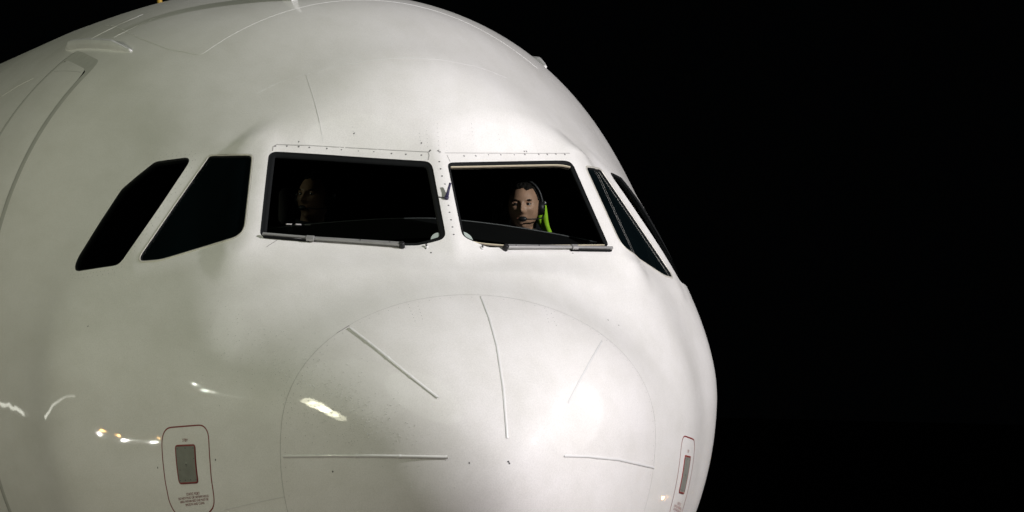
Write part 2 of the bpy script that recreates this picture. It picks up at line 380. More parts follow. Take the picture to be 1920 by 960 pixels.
# ------------------------------------------------------------------ ground
ap = mesh('apron', [(-1500, -1500, 0), (1500, -1500, 0), (1500, 1500, 0), (-1500, 1500, 0)], [(0, 1, 2, 3)], CONC, None, False)
ap['kind'] = 'structure'

# ------------------------------------------------------------------ airliner
PLANE_LOC = (5.0, 0, 0)
A = thing('airliner', 'white narrow-body jet airliner nose with black cockpit windows, lit at night', 'airplane', PLANE_LOC)

# radome: forward of the joint plane
def tj(th):
    x = np.full(np.shape(th), .8)
    for _ in range(25):
        P = raw(np.sqrt(x), th); x = .5*x + .5*np.clip(.818 - .09*(P[..., 2] + .5), .05, 2)
    return np.sqrt(x)
NH = 220
TH = np.linspace(-np.pi, np.pi, NH + 1)[:-1]
TJ = tj(TH)
rows = np.linspace(0, 1, 46)[1:]
V = [tuple(surf(np.array(0.0), np.array(0.0)))]; F = []; NR = [(-1, 0, 0)]
for s in rows:
    P, n, _, _ = frame(TJ * s - (.0006 if s == 1 else 0), TH); V += P.tolist(); NR += n.tolist()
for s2 in (1,):                                 # turned-in rim
    P, n, _, _ = frame(TJ - .0006, TH); V += (P - n * .02).tolist(); NR += n.tolist()
for j in range(NH): F.append((0, 1 + j, 1 + (j+1) % NH))
for i in range(len(rows)):
    for j in range(NH):
        a = 1 + i*NH + j; b = 1 + i*NH + (j+1) % NH; F.append((a, b, b + NH, a + NH))
radome = mesh('radome', V, F, RADOME, A)
set_normals(radome, np.array(NR))

# main skin: everything behind the joint, with real openings for windows and door
TMAX = math.sqrt(13.0)
def t_of(sig, th): a = np.interp(th, np.append(TH, np.pi), np.append(TJ, TJ[0])) + .0006; return a + sig * (TMAX - a)
def sig_of(t, th): a = np.interp(th, np.append(TH, np.pi), np.append(TJ, TJ[0])) + .0006; return (t - a) / (TMAX - a)
sg = np.concatenate([np.linspace(0, .42, 74), np.linspace(.42, 1, 46)[1:]])
hh = np.linspace(-np.pi, np.pi, 241)
gs, gh = np.meshgrid(sg, hh, indexing='ij')
g = np.stack([gs.ravel(), gh.ravel()], -1)
SC = np.array([2.6 * 2.6, 1.35])                # near-metric scaling of the parameter sheet
loops = [WIN[k] for k in ('wsl', 'wsr', 'w2l', 'w2r', 'w3l', 'w3r')] + [DOOR]
keep = np.ones(len(g), bool); pts = []; edges = []; lp2 = []
for lp in loops:
    q = np.stack([sig_of(lp[:, 0], lp[:, 1]), lp[:, 1]], -1); lp2.append(q)
    near = inside(g, q)
    lo, hi = q.min(0) - .03, q.max(0) + .03
    idx = np.where((g > lo).all(1) & (g < hi).all(1))[0]
    d = np.min(np.linalg.norm(g[idx][:, None] * SC - (q * SC)[None], axis=-1), 1)
    near[idx] |= d < .012
    keep &= ~near
    k0 = len(pts); pts += q.tolist(); edges += [(k0 + i, k0 + (i+1) % len(q)) for i in range(len(q))]
pts = np.vstack([np.array(pts), g[keep]])
res = geometry.delaunay_2d_cdt([Vector(q * SC) for q in pts], edges, [], 0, 1e-7)
q = np.array([tuple(v) for v in res[0]]) / SC
f = np.array([tuple(x) for x in res[2]]); ce = q[f].mean(1); ok = np.ones(len(f), bool)
for lp in lp2: ok &= ~inside(ce, lp)
f = f[ok]
P, nn, _, _ = frame(t_of(q[:, 0], q[:, 1]), q[:, 1])
skin = mesh('fuselage_skin', P, f, WHITE, A); set_normals(skin, nn)

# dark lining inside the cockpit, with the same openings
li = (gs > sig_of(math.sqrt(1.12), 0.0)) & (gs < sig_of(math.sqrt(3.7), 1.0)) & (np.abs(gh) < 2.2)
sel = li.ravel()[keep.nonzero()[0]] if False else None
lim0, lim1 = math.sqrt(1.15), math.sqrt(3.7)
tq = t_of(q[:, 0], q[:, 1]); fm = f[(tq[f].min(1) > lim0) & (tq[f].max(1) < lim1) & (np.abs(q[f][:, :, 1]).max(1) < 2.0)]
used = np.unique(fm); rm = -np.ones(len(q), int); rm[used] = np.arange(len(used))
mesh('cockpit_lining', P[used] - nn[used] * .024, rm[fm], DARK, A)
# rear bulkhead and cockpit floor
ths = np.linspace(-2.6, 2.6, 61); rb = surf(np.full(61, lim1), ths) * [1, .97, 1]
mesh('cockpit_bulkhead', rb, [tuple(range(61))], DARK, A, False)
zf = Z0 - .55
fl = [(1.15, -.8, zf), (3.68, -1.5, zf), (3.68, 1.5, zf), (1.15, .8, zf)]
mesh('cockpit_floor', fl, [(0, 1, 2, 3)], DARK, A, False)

# ------------------------------------------------------------------ windows
def offset_loop(lp, d):
    """(t,th) loop moved inward by d metres"""
    lp = np.array(lp)
    P, n, dt, dh = frame(lp[:, 0], lp[:, 1]); T = np.roll(P, -1, 0) - np.roll(P, 1, 0)
    T /= np.linalg.norm(T, axis=1, keepdims=True); B = np.cross(T, n)
    if ((P - P.mean(0)) * B).sum() < 0: B = -B
    D = -B * d
    a = (dt*dt).sum(-1); b = (dt*dh).sum(-1); c = (dh*dh).sum(-1); e = (D*dt).sum(-1); g_ = (D*dh).sum(-1); det = a*c - b*b
    return lp + np.stack([(e*c - g_*b) / det, (a*g_ - b*e) / det], -1)
def pane(name, lp, material, depth=.012):
    V, F, n = fill(lp, -depth, .03)
    return mesh(name, V, F, material, A)
LBL = {'wsl': 'left front windshield pane with charcoal seal', 'wsr': 'right front windshield pane showing a lit pilot'}
for k in ('wsl', 'wsr'):
    lp = WIN[k]; wd = .030 if k == 'wsl' else .018
    o = pane('windshield', lp, GLASS); o['label'] = LBL[k]
    V, F = sweep(lp, [(0, .0), (-.001, -.004), (-wd*.5, -.0055), (-wd, -.007), (-wd, -.026)], True)
    mesh('window_seal', V, F, RUBBER, o)
# beige retainer strips on the right windshield
wr = bpy.data.objects['windshield.001']
for pl in ([(846,312),(900,311),(980,309.2),(1040,308.2),(1060,309),(1070,312)], [(876,449.5),(900,455),(940,458.6),(1000,459.2),(1060,459),(1134,458.6)]):
    V, F = sweep(dense(hit(pxd(pl, False)), .02, False, 2), [(-.0026, -.010), (-.0026, -.002), (.0026, -.002), (.0026, -.010)])
    mesh('retainer_strip', V, F, GOLD, wr, False)
for k in ('w2l', 'w2r', 'w3l', 'w3r'):
    lp = WIN[k]; sl = k.startswith('w2')
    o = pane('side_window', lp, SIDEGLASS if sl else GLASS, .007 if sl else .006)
    o['label'] = {'w2l': 'sliding side window with beige metal frame, left of the windshield', 'w2r': 'dark teal sliding side window right of the windshield',
                  'w3l': 'rearmost slanted cockpit window on the picture left', 'w3r': 'rearmost cockpit window at the right outline'}[k]
    if sl:
        V, F = sweep(lp, [(.0, .0), (-.001, -.002), (-.002, .0018), (-.011, .0018), (-.012, -.003), (-.013, -.025)], True)
        mesh('window_frame', V, F, FRAME, o)
        V, F = sweep(offset_loop(lp, .012), [(0, -.001), (-.006, -.003), (-.007, -.026)], True)
        mesh('window_seal', V, F, RUBBER, o)
    else:
        V, F = sweep(lp, [(0, .0), (-.001, -.003), (-.008, -.004), (-.010, -.026)], True)
        mesh('window_seal', V, F, RUBBER, o)

# ------------------------------------------------------------------ door
V, F, n = fill(dense(door_outline(.075), .04, True, 1), .001, .07)
door = mesh('passenger_door', V, F, WHITE, A); set_normals(door, n); door['label'] = 'white forward cabin door with grey gasket line'
V, F = sweep(DOOR, [(.004, -.001), (.0, -.0012), (-.040, -.0016), (-.080, -.0012), (-.090, -.002)], True); mesh('door_gasket', V, F, GASKET, door)
V, F = sweep(dense([(math.sqrt(4.55), .70), (math.sqrt(5.3), .735)], .05), [(-.003, .0), (0, .0022), (.003, .0)]); mesh('door_seam', V, F, SEALANT, door)
# rain gutter over the door, both sides
gp = hit([(246,96),(236,93),(215,88),(190,86),(160,86),(140,88),(126,92)])
gp = dense(gp, .03, False, 3)
for s in (1, -1):
    pt = gp * [1, s]; k = len(pt); fade = np.minimum(1, np.minimum(np.linspace(0, 5, k), np.linspace(12, 0, k)))
    base = np.array([(-.028, -.001), (-.024, .022), (-.006, .042), (.010, .040), (.020, .012), (.024, -.001)])
    pr = base[None] * np.stack([.35 + .65*fade, .25 + .75*fade], -1)[:, None]
    V, F = sweep(pt, pr); o = mesh('rain_gutter', V, F, TRIM, A)

# ------------------------------------------------------------------ skin panels: lap edges standing 2 mm proud
def seam(px=None, path=None, width=.004, h=.0014, material=SEALANT, name='skin_seam', parent=None, sm=2):
    pth = dense(hit(pxd(px, False, 9)) if path is None else path, .03, False, sm)
    V, F = sweep(pth, [(-width/2, -.0005), (-width/2, h), (width/2, h), (width/2, -.0005)])
    return mesh(name, V, F, material, parent or A, False)
def lap(outline, off=.0008, name='skin_panel'):
    lp = dense(outline, .03, True, 1)
    V, F, n = fill(lp, off, .07); k = len(lp)
    o = mesh(name, V, F, WHITE, A); set_normals(o, n)
    V2, F2 = sweep(lp, [(0.0, off), (.0015, -.0005)], True); mesh('panel_edge', V2, F2, TRIM, o)
    return o
c1 = hit([(376,104)])[0]
crown = [(c1[0], -abs(c1[1])), (c1[0], -.35), (c1[0] - .005, 0), (c1[0], .35), (c1[0], abs(c1[1])), (math.sqrt(3.7), abs(c1[1]) + .02), (math.sqrt(6), abs(c1[1]) + .0), (math.sqrt(6), 0), (math.sqrt(6), -abs(c1[1])), (math.sqrt(3.7), -abs(c1[1]) - .02)]
lap(crown)
brow = hit([(606,268),(600,230),(590,190),(574,140)]); b0 = brow[-1]
seam([(574,140),(590,190),(600,230),(606,268)], width=.002, h=.0009, material=TRIM)
seam([(511,283),(513,271),(580,273),(640,276.5),(720,281),(806,285.5),(803,300)], width=.004, sm=0)
seam([(834,287),(905,287.5),(1000,288),(1068,287.5)], width=.003)
seam([(838,291),(844,303)], width=.003)
seam([(480,176),(520,155),(574,139),(640,122),(700,112),(760,108),(830,112),(900,126),(950,146)], width=.003, material=TRIM, h=.0005)
seam([(633,624),(655,611)], width=.005, parent=radome)
seam([(500,463),(520,450)], width=.003)
seam([(532,931),(480,942),(420,956)], width=.003, material=TRIM, h=.001)
for pl in ([(4,180),(35,160),(62,147)], [(168,74),(215,50),(268,27)], [(215,69),(250,52),(290,34)]):
    seam(pl, width=.005, material=TRIM, h=.0016)
# joint between radome and skin: recessed sealant
jp = np.stack([TJ, TH], -1)
sel = np.abs(TH) < 2.3
V, F = sweep(jp[sel], [(-.004, -.0009), (.004, -.0009)]); mesh('joint_sealant', V, F, mat('pale_joint_sealant', (0.50, 0.49, 0.47), 0.6, noise=0.5, nscale=5), radome, False)

# ------------------------------------------------------------------ lightning diverter strips
def strip(px, wd=.015, h=.006, knots=3):
    pth = dense(hit(pxd(px, False, 9)), .006, False, 2); k = len(pth); u = np.linspace(0, 1, k)
    sc = np.ones(k)
    for c in np.linspace(0, 1, knots + 2): sc += .30 * np.exp(-((u - c) / (.012 / max(.1, k * .006 / .5)))**2)
    sc[0] *= .6; sc[-1] *= .6
    base = np.array(dome(wd, h)); pr = base[None] * np.stack([sc, sc], -1)[:, None]
    V, F = sweep(pth, pr); return mesh('lightning_strip', V, F, TRIM, radome)
strip([(655,615),(700,649),(760,698),(821,746)])
strip([(531,855.5),(620,854.5),(700,855),(840,857.5)])
strip([(902,556),(918,598),(932,650),(944,730),(951,822)], wd=.013, h=.004)
strip([(1129,639),(1108,675),(1085,717),(1065,756)], wd=.010, h=.0018)
strip([(1057,855),(1100,856),(1160,862),(1226,877)], wd=.013, h=.005)

# ------------------------------------------------------------------ rivets and screws
def studs(name, tth, r, h, material, parent, seg=8):
    P, n, dt, dh = frame(tth[:, 0], tth[:, 1]); V = []; F = []
    for p, nv, a in zip(P, n, dt):
        a = a / np.linalg.norm(a); b = np.cross(nv, a); k = len(V)
        V.append(p + nv * h)
        for rr, hz in ((.7, h * .85), (1.0, -.0005)):
            for i in range(seg):
                g_ = 2*math.pi*i/seg; V.append(p + (a*math.cos(g_) + b*math.sin(g_))*r*rr + nv*hz)
        for i in range(seg):
            j = (i+1) % seg; F.append((k, k+1+i, k+1+j)); F.append((k+1+i, k+1+seg+i, k+1+seg+j, k+1+j))
    o = mesh(name, V, F, material, parent); return o
top = [(516,274),(538,274),(560,275),(580,276.5),(613,278.5),(640,281),(672,283.5),(701,284.5),(734,288),(761,289.5),(790,291)]
topr = [(870,292.5),(892,292.5),(915.5,290.5),(939,290.5),(964,290.5),(984,289.5),(1010,289.5),(1026,289.5),(1042,288.8),(1059,289.5)]
post = [(824,303),(826.5,316.5),(829,330),(834,345),(841,385),(843,398),(846,412),(848.5,425.5),(851,439.5)]
def screws(pxs, parent=A):
    tth = hit(pxs)
    for q_ in tth:                                             # countersunk heads, each set in a shallow ring
        pass
    o = studs('screw_rings', tth, .0068, .0011, SEALANT, parent); o['kind'] = 'stuff'
    o = studs('screw_heads', tth + [0, 0], .0042, .0019, SCREW, parent); o['kind'] = 'stuff'
screws(top + topr)
o = studs('screw_heads', hit(post), .0045, .0015, SCREW, A); o['kind'] = 'stuff'
rv = []
def along(lp, off, pitch):
    q_ = offset_loop(lp, -off); return dense(q_, pitch, True)
for k in ('w3l', 'w3r'): rv.append(along(WIN[k], .022, .035)); rv.append(along(WIN[k], .042, .05))
rj = np.linspace(-2.2, 2.2, 70); rv.append(np.stack([tj(rj) - .016, rj], -1))
def col(x0, y0, x1, y1, n): return [(x0 + (x1-x0)*i/(n-1), y0 + (y1-y0)*i/(n-1)) for i in range(n)]
marks = col(768,577,778,602,5) + col(784,574,792,598,5) + col(1022,576,1029,604,5) + col(1034,588,1043,610,4)
fine = col(661,238,664,263,4) + col(786,250,789,270,4) + col(800,245,802,275,5) + col(820,232,823,280,7) + col(836,252,838,282,5) + col(884,232,888,270,6) + col(935,252,937,270,3)
o = studs('rivets', np.vstack(rv), .0024, .0006, RIVET, A, 6); o['kind'] = 'stuff'
o = studs('rivets', hit(marks), .0021, .0006, SCREW, radome, 6); o['kind'] = 'stuff'
o = studs('rivets', hit(fine), .0019, .0006, RIVET, A, 6); o['kind'] = 'stuff'
rng = random.Random(5)
chips = [(807,282),(805,284),(822,283),(825,285),(983,284),(987,284),(664,250),(165,612),(953,866),(955,869),(404,862),(296,877),(798,466),(808,474),(1074,475),(880,868),(790,268),(624,884),(560,265.5),(1140,600),(1160,610)]
def chip(px, r):
    c = hit([px])[0]; _, _, dt, dh = frame(c[:1], c[1:]); a, b = np.linalg.norm(dt), np.linalg.norm(dh)
    lp = np.array([(c[0] + r*(.5+.8*rng.random())*math.cos(g_)/a, c[1] + r*(.5+.8*rng.random())*math.sin(g_)/b) for g_ in np.linspace(0, 2*math.pi, 8)[:-1]])
    P, n, _, _ = frame(lp[:, 0], lp[:, 1]); return P + n*.0006
V = []; F = []
for c in chips:
    pv = chip(c, .0048); k = len(V); V += pv.tolist(); F.append(tuple(range(k, k + len(pv))))
o = mesh('paint_chips', V, F, SCREW, A, False); o['kind'] = 'stuff'

# ------------------------------------------------------------------ water beads on the wet lower nose
BEAD = mat('water_bead', (0.55, 0.56, 0.52), 0.05, coat=1.0, coat_rough=0.02, spec=1.0)
rb_ = random.Random(11)
def beads(cx, cy, sx, sy, rot, n, parent):
    px = []
    for _ in range(n):
        a, b = rb_.gauss(0, sx), rb_.gauss(0, sy); px.append((cx + a*math.cos(rot) - b*math.sin(rot), cy + a*math.sin(rot) + b*math.cos(rot)))
    tth = hit(px); P, n_, dt, dh = frame(tth[:, 0], tth[:, 1]); V = []; F = []
    for p, nv, d_ in zip(P, n_, dt):
        r = .0010 + .0016*rb_.random()**2; d_ = d_/np.linalg.norm(d_); e_ = np.cross(nv, d_); k = len(V); V.append(p + nv*r*.75)
        for rr, hz in ((.6, .55), (1, -.1)):
            for i in range(6): g_ = math.pi*i/3; V.append(p + (d_*math.cos(g_) + e_*math.sin(g_))*r*rr + nv*r*hz)
        for i in range(6): j = (i+1) % 6; F += [(k, k+1+i, k+1+j), (k+1+i, k+7+i, k+7+j, k+1+j)]
    o = mesh('water_beads', V, F, BEAD, parent); o['kind'] = 'stuff'
beads(650, 775, 75, 34, .5, 900, radome)
beads(500, 670, 70, 40, .5, 420, A)

# ------------------------------------------------------------------ static ports with red border and stencil
def local(c, s):
    """tangent map at c: (a forward-reading metres, b up metres) -> (t,th); s=+1 picture-left side"""
    _, _, dt, dh = frame(c[:1], c[1:]); a, b = np.linalg.norm(dt), np.linalg.norm(dh)
    return lambda u, v: np.stack([c[0] - s*np.asarray(u)/a, c[1] - s*np.asarray(v)/b], -1)
pc = hit([(329.5,836),(365.5,834.5),(371.5,904.5),(337,906.5)])
border = hit(pxd([(314,803),(320,801.3),(345,799.3),(374,797),(381,798),(387.5,805),(391,815),(393,853),(396,895),(401.5,933),(401.5,947),(397,956),(388,965),(350,968),(334,966),(325,957),(317,939),(309.6,901),(305.4,864),(303.5,835),(304.4,820),(308,809)]))
def text_verts(body, size):
    cu = bpy.data.curves.new('t', 'FONT'); cu.body = body; cu.size = size; cu.align_x = 'CENTER'
    ob = bpy.data.objects.new('t', cu); COL.objects.link(ob)
    dg = bpy.context.evaluated_depsgraph_get(); me = bpy.data.meshes.new_from_object(ob.evaluated_get(dg))
    V = np.array([v.co[:2] for v in me.vertices]); F = [tuple(p.vertices) for p in me.polygons]
    bpy.data.objects.remove(ob); bpy.data.curves.remove(cu); bpy.data.meshes.remove(me)
    return V, F
def ortho(c_tth): return c_tth
for s in (1, -1):
    m = np.array([1, s])
    plate = dense(pc * m, .012, True, 1)
    V, F, n = fill(plate, .0022, .03)
    o = mesh('static_port', V, F, PLATE, A); set_normals(o, n)
    o['label'] = 'grey static port plate inside red border, ' + ('picture left' if s > 0 else 'right edge of the nose')
    V, F = sweep(plate, [(-.004, .0020), (-.003, .0028), (.004, .0026), (.0045, -.0005)], True); mesh('red_edge', V, F, RED, o)
    V, F = sweep(dense(border * m, .012, True, 2), [(-.0032, .0005), (-.0032, .0009), (.0032, .0009), (.0032, .0005)], True); mesh('red_border', V, F, RED, o, False)
    ctr = pc.mean(0) * m; u0 = (pc[1] - pc[0] + pc[2] - pc[3]) / 2 * m; v0 = (pc[0] - pc[3] + pc[1] - pc[2]) / 2 * m
    sp = np.array([ctr + u0*a + v0*b for a, b in ((-.42,.42),(0,.43),(.42,.43),(.43,.15),(-.36,-.14),(-.42,-.42),(-.14,-.42),(.14,-.42),(.43,-.42))])
    P, n, _, _ = frame(sp[:, 0], sp[:, 1])
    q_ = studs('screw_heads', sp, .0042, .0034, SCREW, o); q_['kind'] = 'stuff'
    q_ = studs('port_ring', np.array([ctr]), .016, .0030, PLATE, o, 16); q_ = studs('port_hole', np.array([ctr]), .005, .0035, BLACKP, o, 10)
    # stencil text, read from the side of the aircraft
    wu = np.linalg.norm(surf(*(pc[1])) - surf(*(pc[0]))); hv = np.linalg.norm(surf(*(pc[0])) - surf(*(pc[3])))
    def place(body, size, cu, cv, nm):
        tv, tf = text_verts(body, size)
        a = cu + (tv[:, 0] / wu) * s * 1.0; b = cv + tv[:, 1] / hv
        if s < 0: a = -cu + (-(tv[:, 0]) / wu) * 1.0
        else: a = cu + tv[:, 0] / wu
        P_ = ctr + a[:, None]*u0 + b[:, None]*v0
        Q, n_, _, _ = frame(P_[:, 0], P_[:, 1]); mesh(nm, Q + n_*.0009, tf, RED, o, False)
    place('STBY', .020, 0, .60, 'stencil_text')
    for i, ln in enumerate(('STATIC PORT', 'DO NOT PLUG OR DEFORM HOLES', 'AREA WITHIN RED LINE MUST BE', 'SMOOTH AND CLEAN')):
        place(ln, .0165 if i else .019, .10 if i else .12, -.84 - .092*i, 'stencil_text')

# ------------------------------------------------------------------ wipers
def box_between(p0, p1, n, wd, h, taper=1.0, lift=0.0):
    p0, p1, n = np.array(p0), np.array(p1), np.array(n); d = p1 - p0; L = np.linalg.norm(d); d = d / L
    b = np.cross(n, d); b /= np.linalg.norm(b); n2 = np.cross(d, b); V = []; c = min(wd, h) * .22
    prof = [(-.5*wd, c), (-.5*wd + c, 0), (.5*wd - c, 0), (.5*wd, c), (.5*wd, h - c), (.5*wd - c, h), (-.5*wd + c, h), (-.5*wd, h - c)]
    for p, k in ((p0, 1), (p1, taper)):
        for x, z in prof: V.append(p + b*x*k + n2*(z*k + lift))
    F = [tuple(range(7, -1, -1)), tuple(range(8, 16))] + [(i, (i+1) % 8, 8 + (i+1) % 8, 8 + i) for i in range(8)]
    return V, F
def cyl(p, ax, r, h, seg=20, r2=None):
    p = np.array(p, float); ax = np.array(ax, float); ax /= np.linalg.norm(ax); u = np.cross(ax, [0, 0, 1.0] if abs(ax[2]) < .9 else [1.0, 0, 0]); u /= np.linalg.norm(u); v = np.cross(ax, u)
    r2 = r if r2 is None else r2; V = []; F = []
    for (rr, z) in ((r*.85, 0), (r, h*.12), (r2, h*.88), (r2*.85, h)):
        for i in range(seg):
            a = 2*math.pi*i/seg; V.append(p + (u*math.cos(a) + v*math.sin(a))*rr + ax*z)
    for k in range(3):
        for i in range(seg): j = (i+1) % seg; F.append((k*seg+i, k*seg+j, (k+1)*seg+j, (k+1)*seg+i))
    F += [tuple(range(seg-1, -1, -1)), tuple(range(3*seg, 4*seg))]
    return V, F
def merge(*parts):
    V = []; F = []
    for v, f_ in parts:
        k = len(V); V += [tuple(x) for x in v]; F += [tuple(i + k for i in x) for x in f_]
    return V, F
def tube(pts, r, seg=8, r_end=None):
    pts = np.array(pts, float); k = len(pts); T = np.gradient(pts, axis=0); T /= np.linalg.norm(T, axis=1, keepdims=True)
    V = []; F = []; u = np.cross(T[0], [.3, .5, .8]); u /= np.linalg.norm(u)
    rr = np.linspace(r, r if r_end is None else r_end, k)
    for i in range(k):
        u = u - T[i]*(u @ T[i]); u /= np.linalg.norm(u); v = np.cross(T[i], u)
        for j in range(seg): a = 2*math.pi*j/seg; V.append(pts[i] + (u*math.cos(a) + v*math.sin(a))*rr[i])
    for i in range(k - 1):
        for j in range(seg): q_ = (j+1) % seg; F.append((i*seg+j, i*seg+q_, (i+1)*seg+q_, (i+1)*seg+j))
    F += [tuple(range(seg)), tuple(range((k-1)*seg, k*seg))]
    return V, F
def skin_pts(px, lift):
    q_ = hit(px); P, n, _, _ = frame(q_[:, 0], q_[:, 1]); return P + n*lift, n
def wiper(arm_px, blade_px, knob_px, joint_px, lbl):
    P, n = skin_pts(arm_px, .012); w_ = thing_part('wiper'); w_['label'] = lbl
    V, F = box_between(P[0], P[1], n[0], .022, .014, .75); mesh('arm', V, F, GREYALU, w_, False)
    P2, n2 = skin_pts(blade_px, .010); V, F = box_between(P2[0], P2[1], n2[0], .014, .013); mesh('blade', V, F, GREYALU, w_, False)
    P3, n3 = skin_pts([(blade_px[0][0], blade_px[0][1] + 3), (blade_px[1][0], blade_px[1][1] + 3)], .002); V, F = box_between(P3[0], P3[1], n3[0], .006, .012); mesh('blade_rubber', V, F, RUBBER, w_, False)
    Pk, nk = skin_pts([knob_px], -.005); V, F = cyl(Pk[0], nk[0], .014, .034); mesh('pivot_cap', V, F, BLACKP, w_)
    Pj, nj = skin_pts([joint_px], .006); d = P[1] - P[0]; d /= np.linalg.norm(d)
    V, F = box_between(Pj[0] - d*.018, Pj[0] + d*.018, nj[0], .026, .022); mesh('clamp', V, F, GREYALU, w_, False)
    # little rivets on the arm
    for k in (.12, .45):
        V, F = cyl(P[0] + (P[1]-P[0])*k + n[0]*.012, n[0], .003, .004, 8); mesh('arm_screw', V, F, SCREW, w_)
def thing_part(name):
    o = bpy.data.objects.new(name, None); COL.objects.link(o); o.parent = A; o.matrix_parent_inverse = Matrix.Translation(-Vector(PLANE_LOC)); return o
wiper([(752,463.5),(585,451.5)], [(494,443),(580,450.5)], (754,464), (583,452), 'grey wiper parked under the left windshield')
wiper([(948,468),(1078,468)], [(1145,469),(1070,468)], (946,468.5), (1074,468.5), 'grey wiper parked under the right windshield')
# longer slim blade lying beside each arm
# ice probe on the centre post
Pp, npn = skin_pts([(837,372),(842.5,351),(822,370)], 0)
w_ = thing_part('ice_probe'); w_['label'] = 'small dark violet ice probe on the centre post'
V, F = cyl(Pp[0] - npn[0]*.004, npn[0], .011, .016, 14); mesh('probe_base', V, F, PROBE, w_)
tip = Pp[0] + npn[0]*.045 + (Pp[1] - Pp[0])*.75
V, F = tube([Pp[0] + npn[0]*.008, Pp[0]*.5 + tip*.5, tip], .0085, 10, .0055); mesh('probe_pin', V, F, PROBE, w_)
V, F = box_between(Pp[2] + npn[2]*.001, Pp[0] + npn[0]*.001, npn[0], .005, .003); mesh('probe_wire', V, F, SCREW, w_, False)
# rain repellent nozzles
for px in ((800,463.5),(903.5,466)):
    Pn, nn_ = skin_pts([px], -.002); w_ = thing_part('rain_nozzle')
    V, F = cyl(Pn[0], nn_[0], .010, .010, 12, .007); mesh('nozzle_base', V, F, TRIM, w_)
    V, F = cyl(Pn[0] + nn_[0]*.008, nn_[0]*.6 + np.array([.4, 0, .5]), .005, .012, 10); mesh('nozzle_jet', V, F, SCREW, w_)
# blade antenna on the crown
t0 = math.sqrt(3.55); Pc, ncv, _, _ = frame(np.array([t0]), np.array([hit([(568,6)])[0][1]]))
pa = Pc[0]; V = []; F = []
for (x, z, tk) in ((0, -.01, .016), (.34, -.01, .012), (.46, .30, .006), (.30, .31, .008)):
    V += [(pa[0] + x, pa[1] - tk, pa[2] + z), (pa[0] + x, pa[1] + tk, pa[2] + z)]
F = [(0,2,4,6), (1,7,5,3), (0,1,3,2), (2,3,5,4), (4,5,7,6), (6,7,1,0)]
mesh('blade_antenna', V, F, TRIM, A, False)

# ------------------------------------------------------------------ cockpit furniture
ys = np.linspace(-1.0, 1.0, 41)
def hood_z(y): return Z0 + .594 - .085 * np.abs(y)**1.6
V = []; F = []; prof = [(1.34, -.10), (1.52, -.03), (1.70, -.004), (1.75, .0), (1.79, -.012), (1.80, -.05), (1.78, -.25)]
for y in ys:
    k = 1 - .25 * abs(y)**2
    for j, (x, dz) in enumerate(prof): V.append((x + (.16 + .05*max(0, 3 - j))*abs(y)**1.5, y * (.80 + .02*min(j, 3)), float(hood_z(y)) + dz))
m_ = len(prof)
for i in range(40):
    for j in range(m_ - 1): F.append((i*m_+j, (i+1)*m_+j, (i+1)*m_+j+1, i*m_+j+1))
gl = mesh('glareshield', V, F, HOOD, A)
V, F = tube([(1.75 + .16*abs(y)**1.5, y*.86, float(hood_z(y)) + .003) for y in ys], .004, 6); mesh('hood_piping', V, F, mat('worn_hood_piping', (.025, .028, .028), .5), gl)
for i in range(3):
    V, F = box_between((1.62, .62 + .045*i, float(hood_z(.65)) - .012), (1.62, .645 + .045*i, float(hood_z(.65)) - .012), (0, 0, 1), .02, .006)
    mesh('hood_glint', V, F, SEALANT, gl, False)  # pale bars added in place of small glints behind the glass
# pale corner pads behind the inner lower corners of the glass
for pl in ([(806,450),(808,441),(813,435.5),(820,433),(829,437),(829,443),(820,448.5)], [(869,431),(877,434),(885,440),(889,448),(889,451),(875,446),(870,440)]):
    V, F, n = fill(dense(hit(pxd(pl, True, 4)), .008, True, 1), -.0095, .03); mesh('corner_pad', V, F, PALE, A)
def rbox(c, sz, r=.05, seg=3):
    bm = bmesh.new(); bmesh.ops.create_cube(bm, size=1)
    for v in bm.verts: v.co = Vector((v.co.x*sz[0], v.co.y*sz[1], v.co.z*sz[2]))
    bmesh.ops.bevel(bm, geom=bm.edges[:], offset=r, segments=seg, affect='EDGES', profile=.6)
    V = [tuple(v.co + Vector(c)) for v in bm.verts]; F = [tuple(v.index for v in f_.verts) for f_ in bm.faces]; bm.free(); return V, F
def seat(y):
    s_ = thing_part('pilot_seat')
    for nm, c, sz in (('seat_cushion', (2.24, y, Z0 - .12), (.48, .46, .14)), ('backrest', (2.45, y, Z0 + .22), (.12, .46, .62)), ('headrest', (2.47, y, Z0 + .66), (.09, .26, .18)), ('seat_base', (2.27, y, Z0 - .37), (.34, .34, .37))):
        V, F = rbox(c, sz, .04); mesh(nm, V, F, SEATM, s_)
YR, YL = -.545, .535
seat(YR - .05); seat(YL - .05)

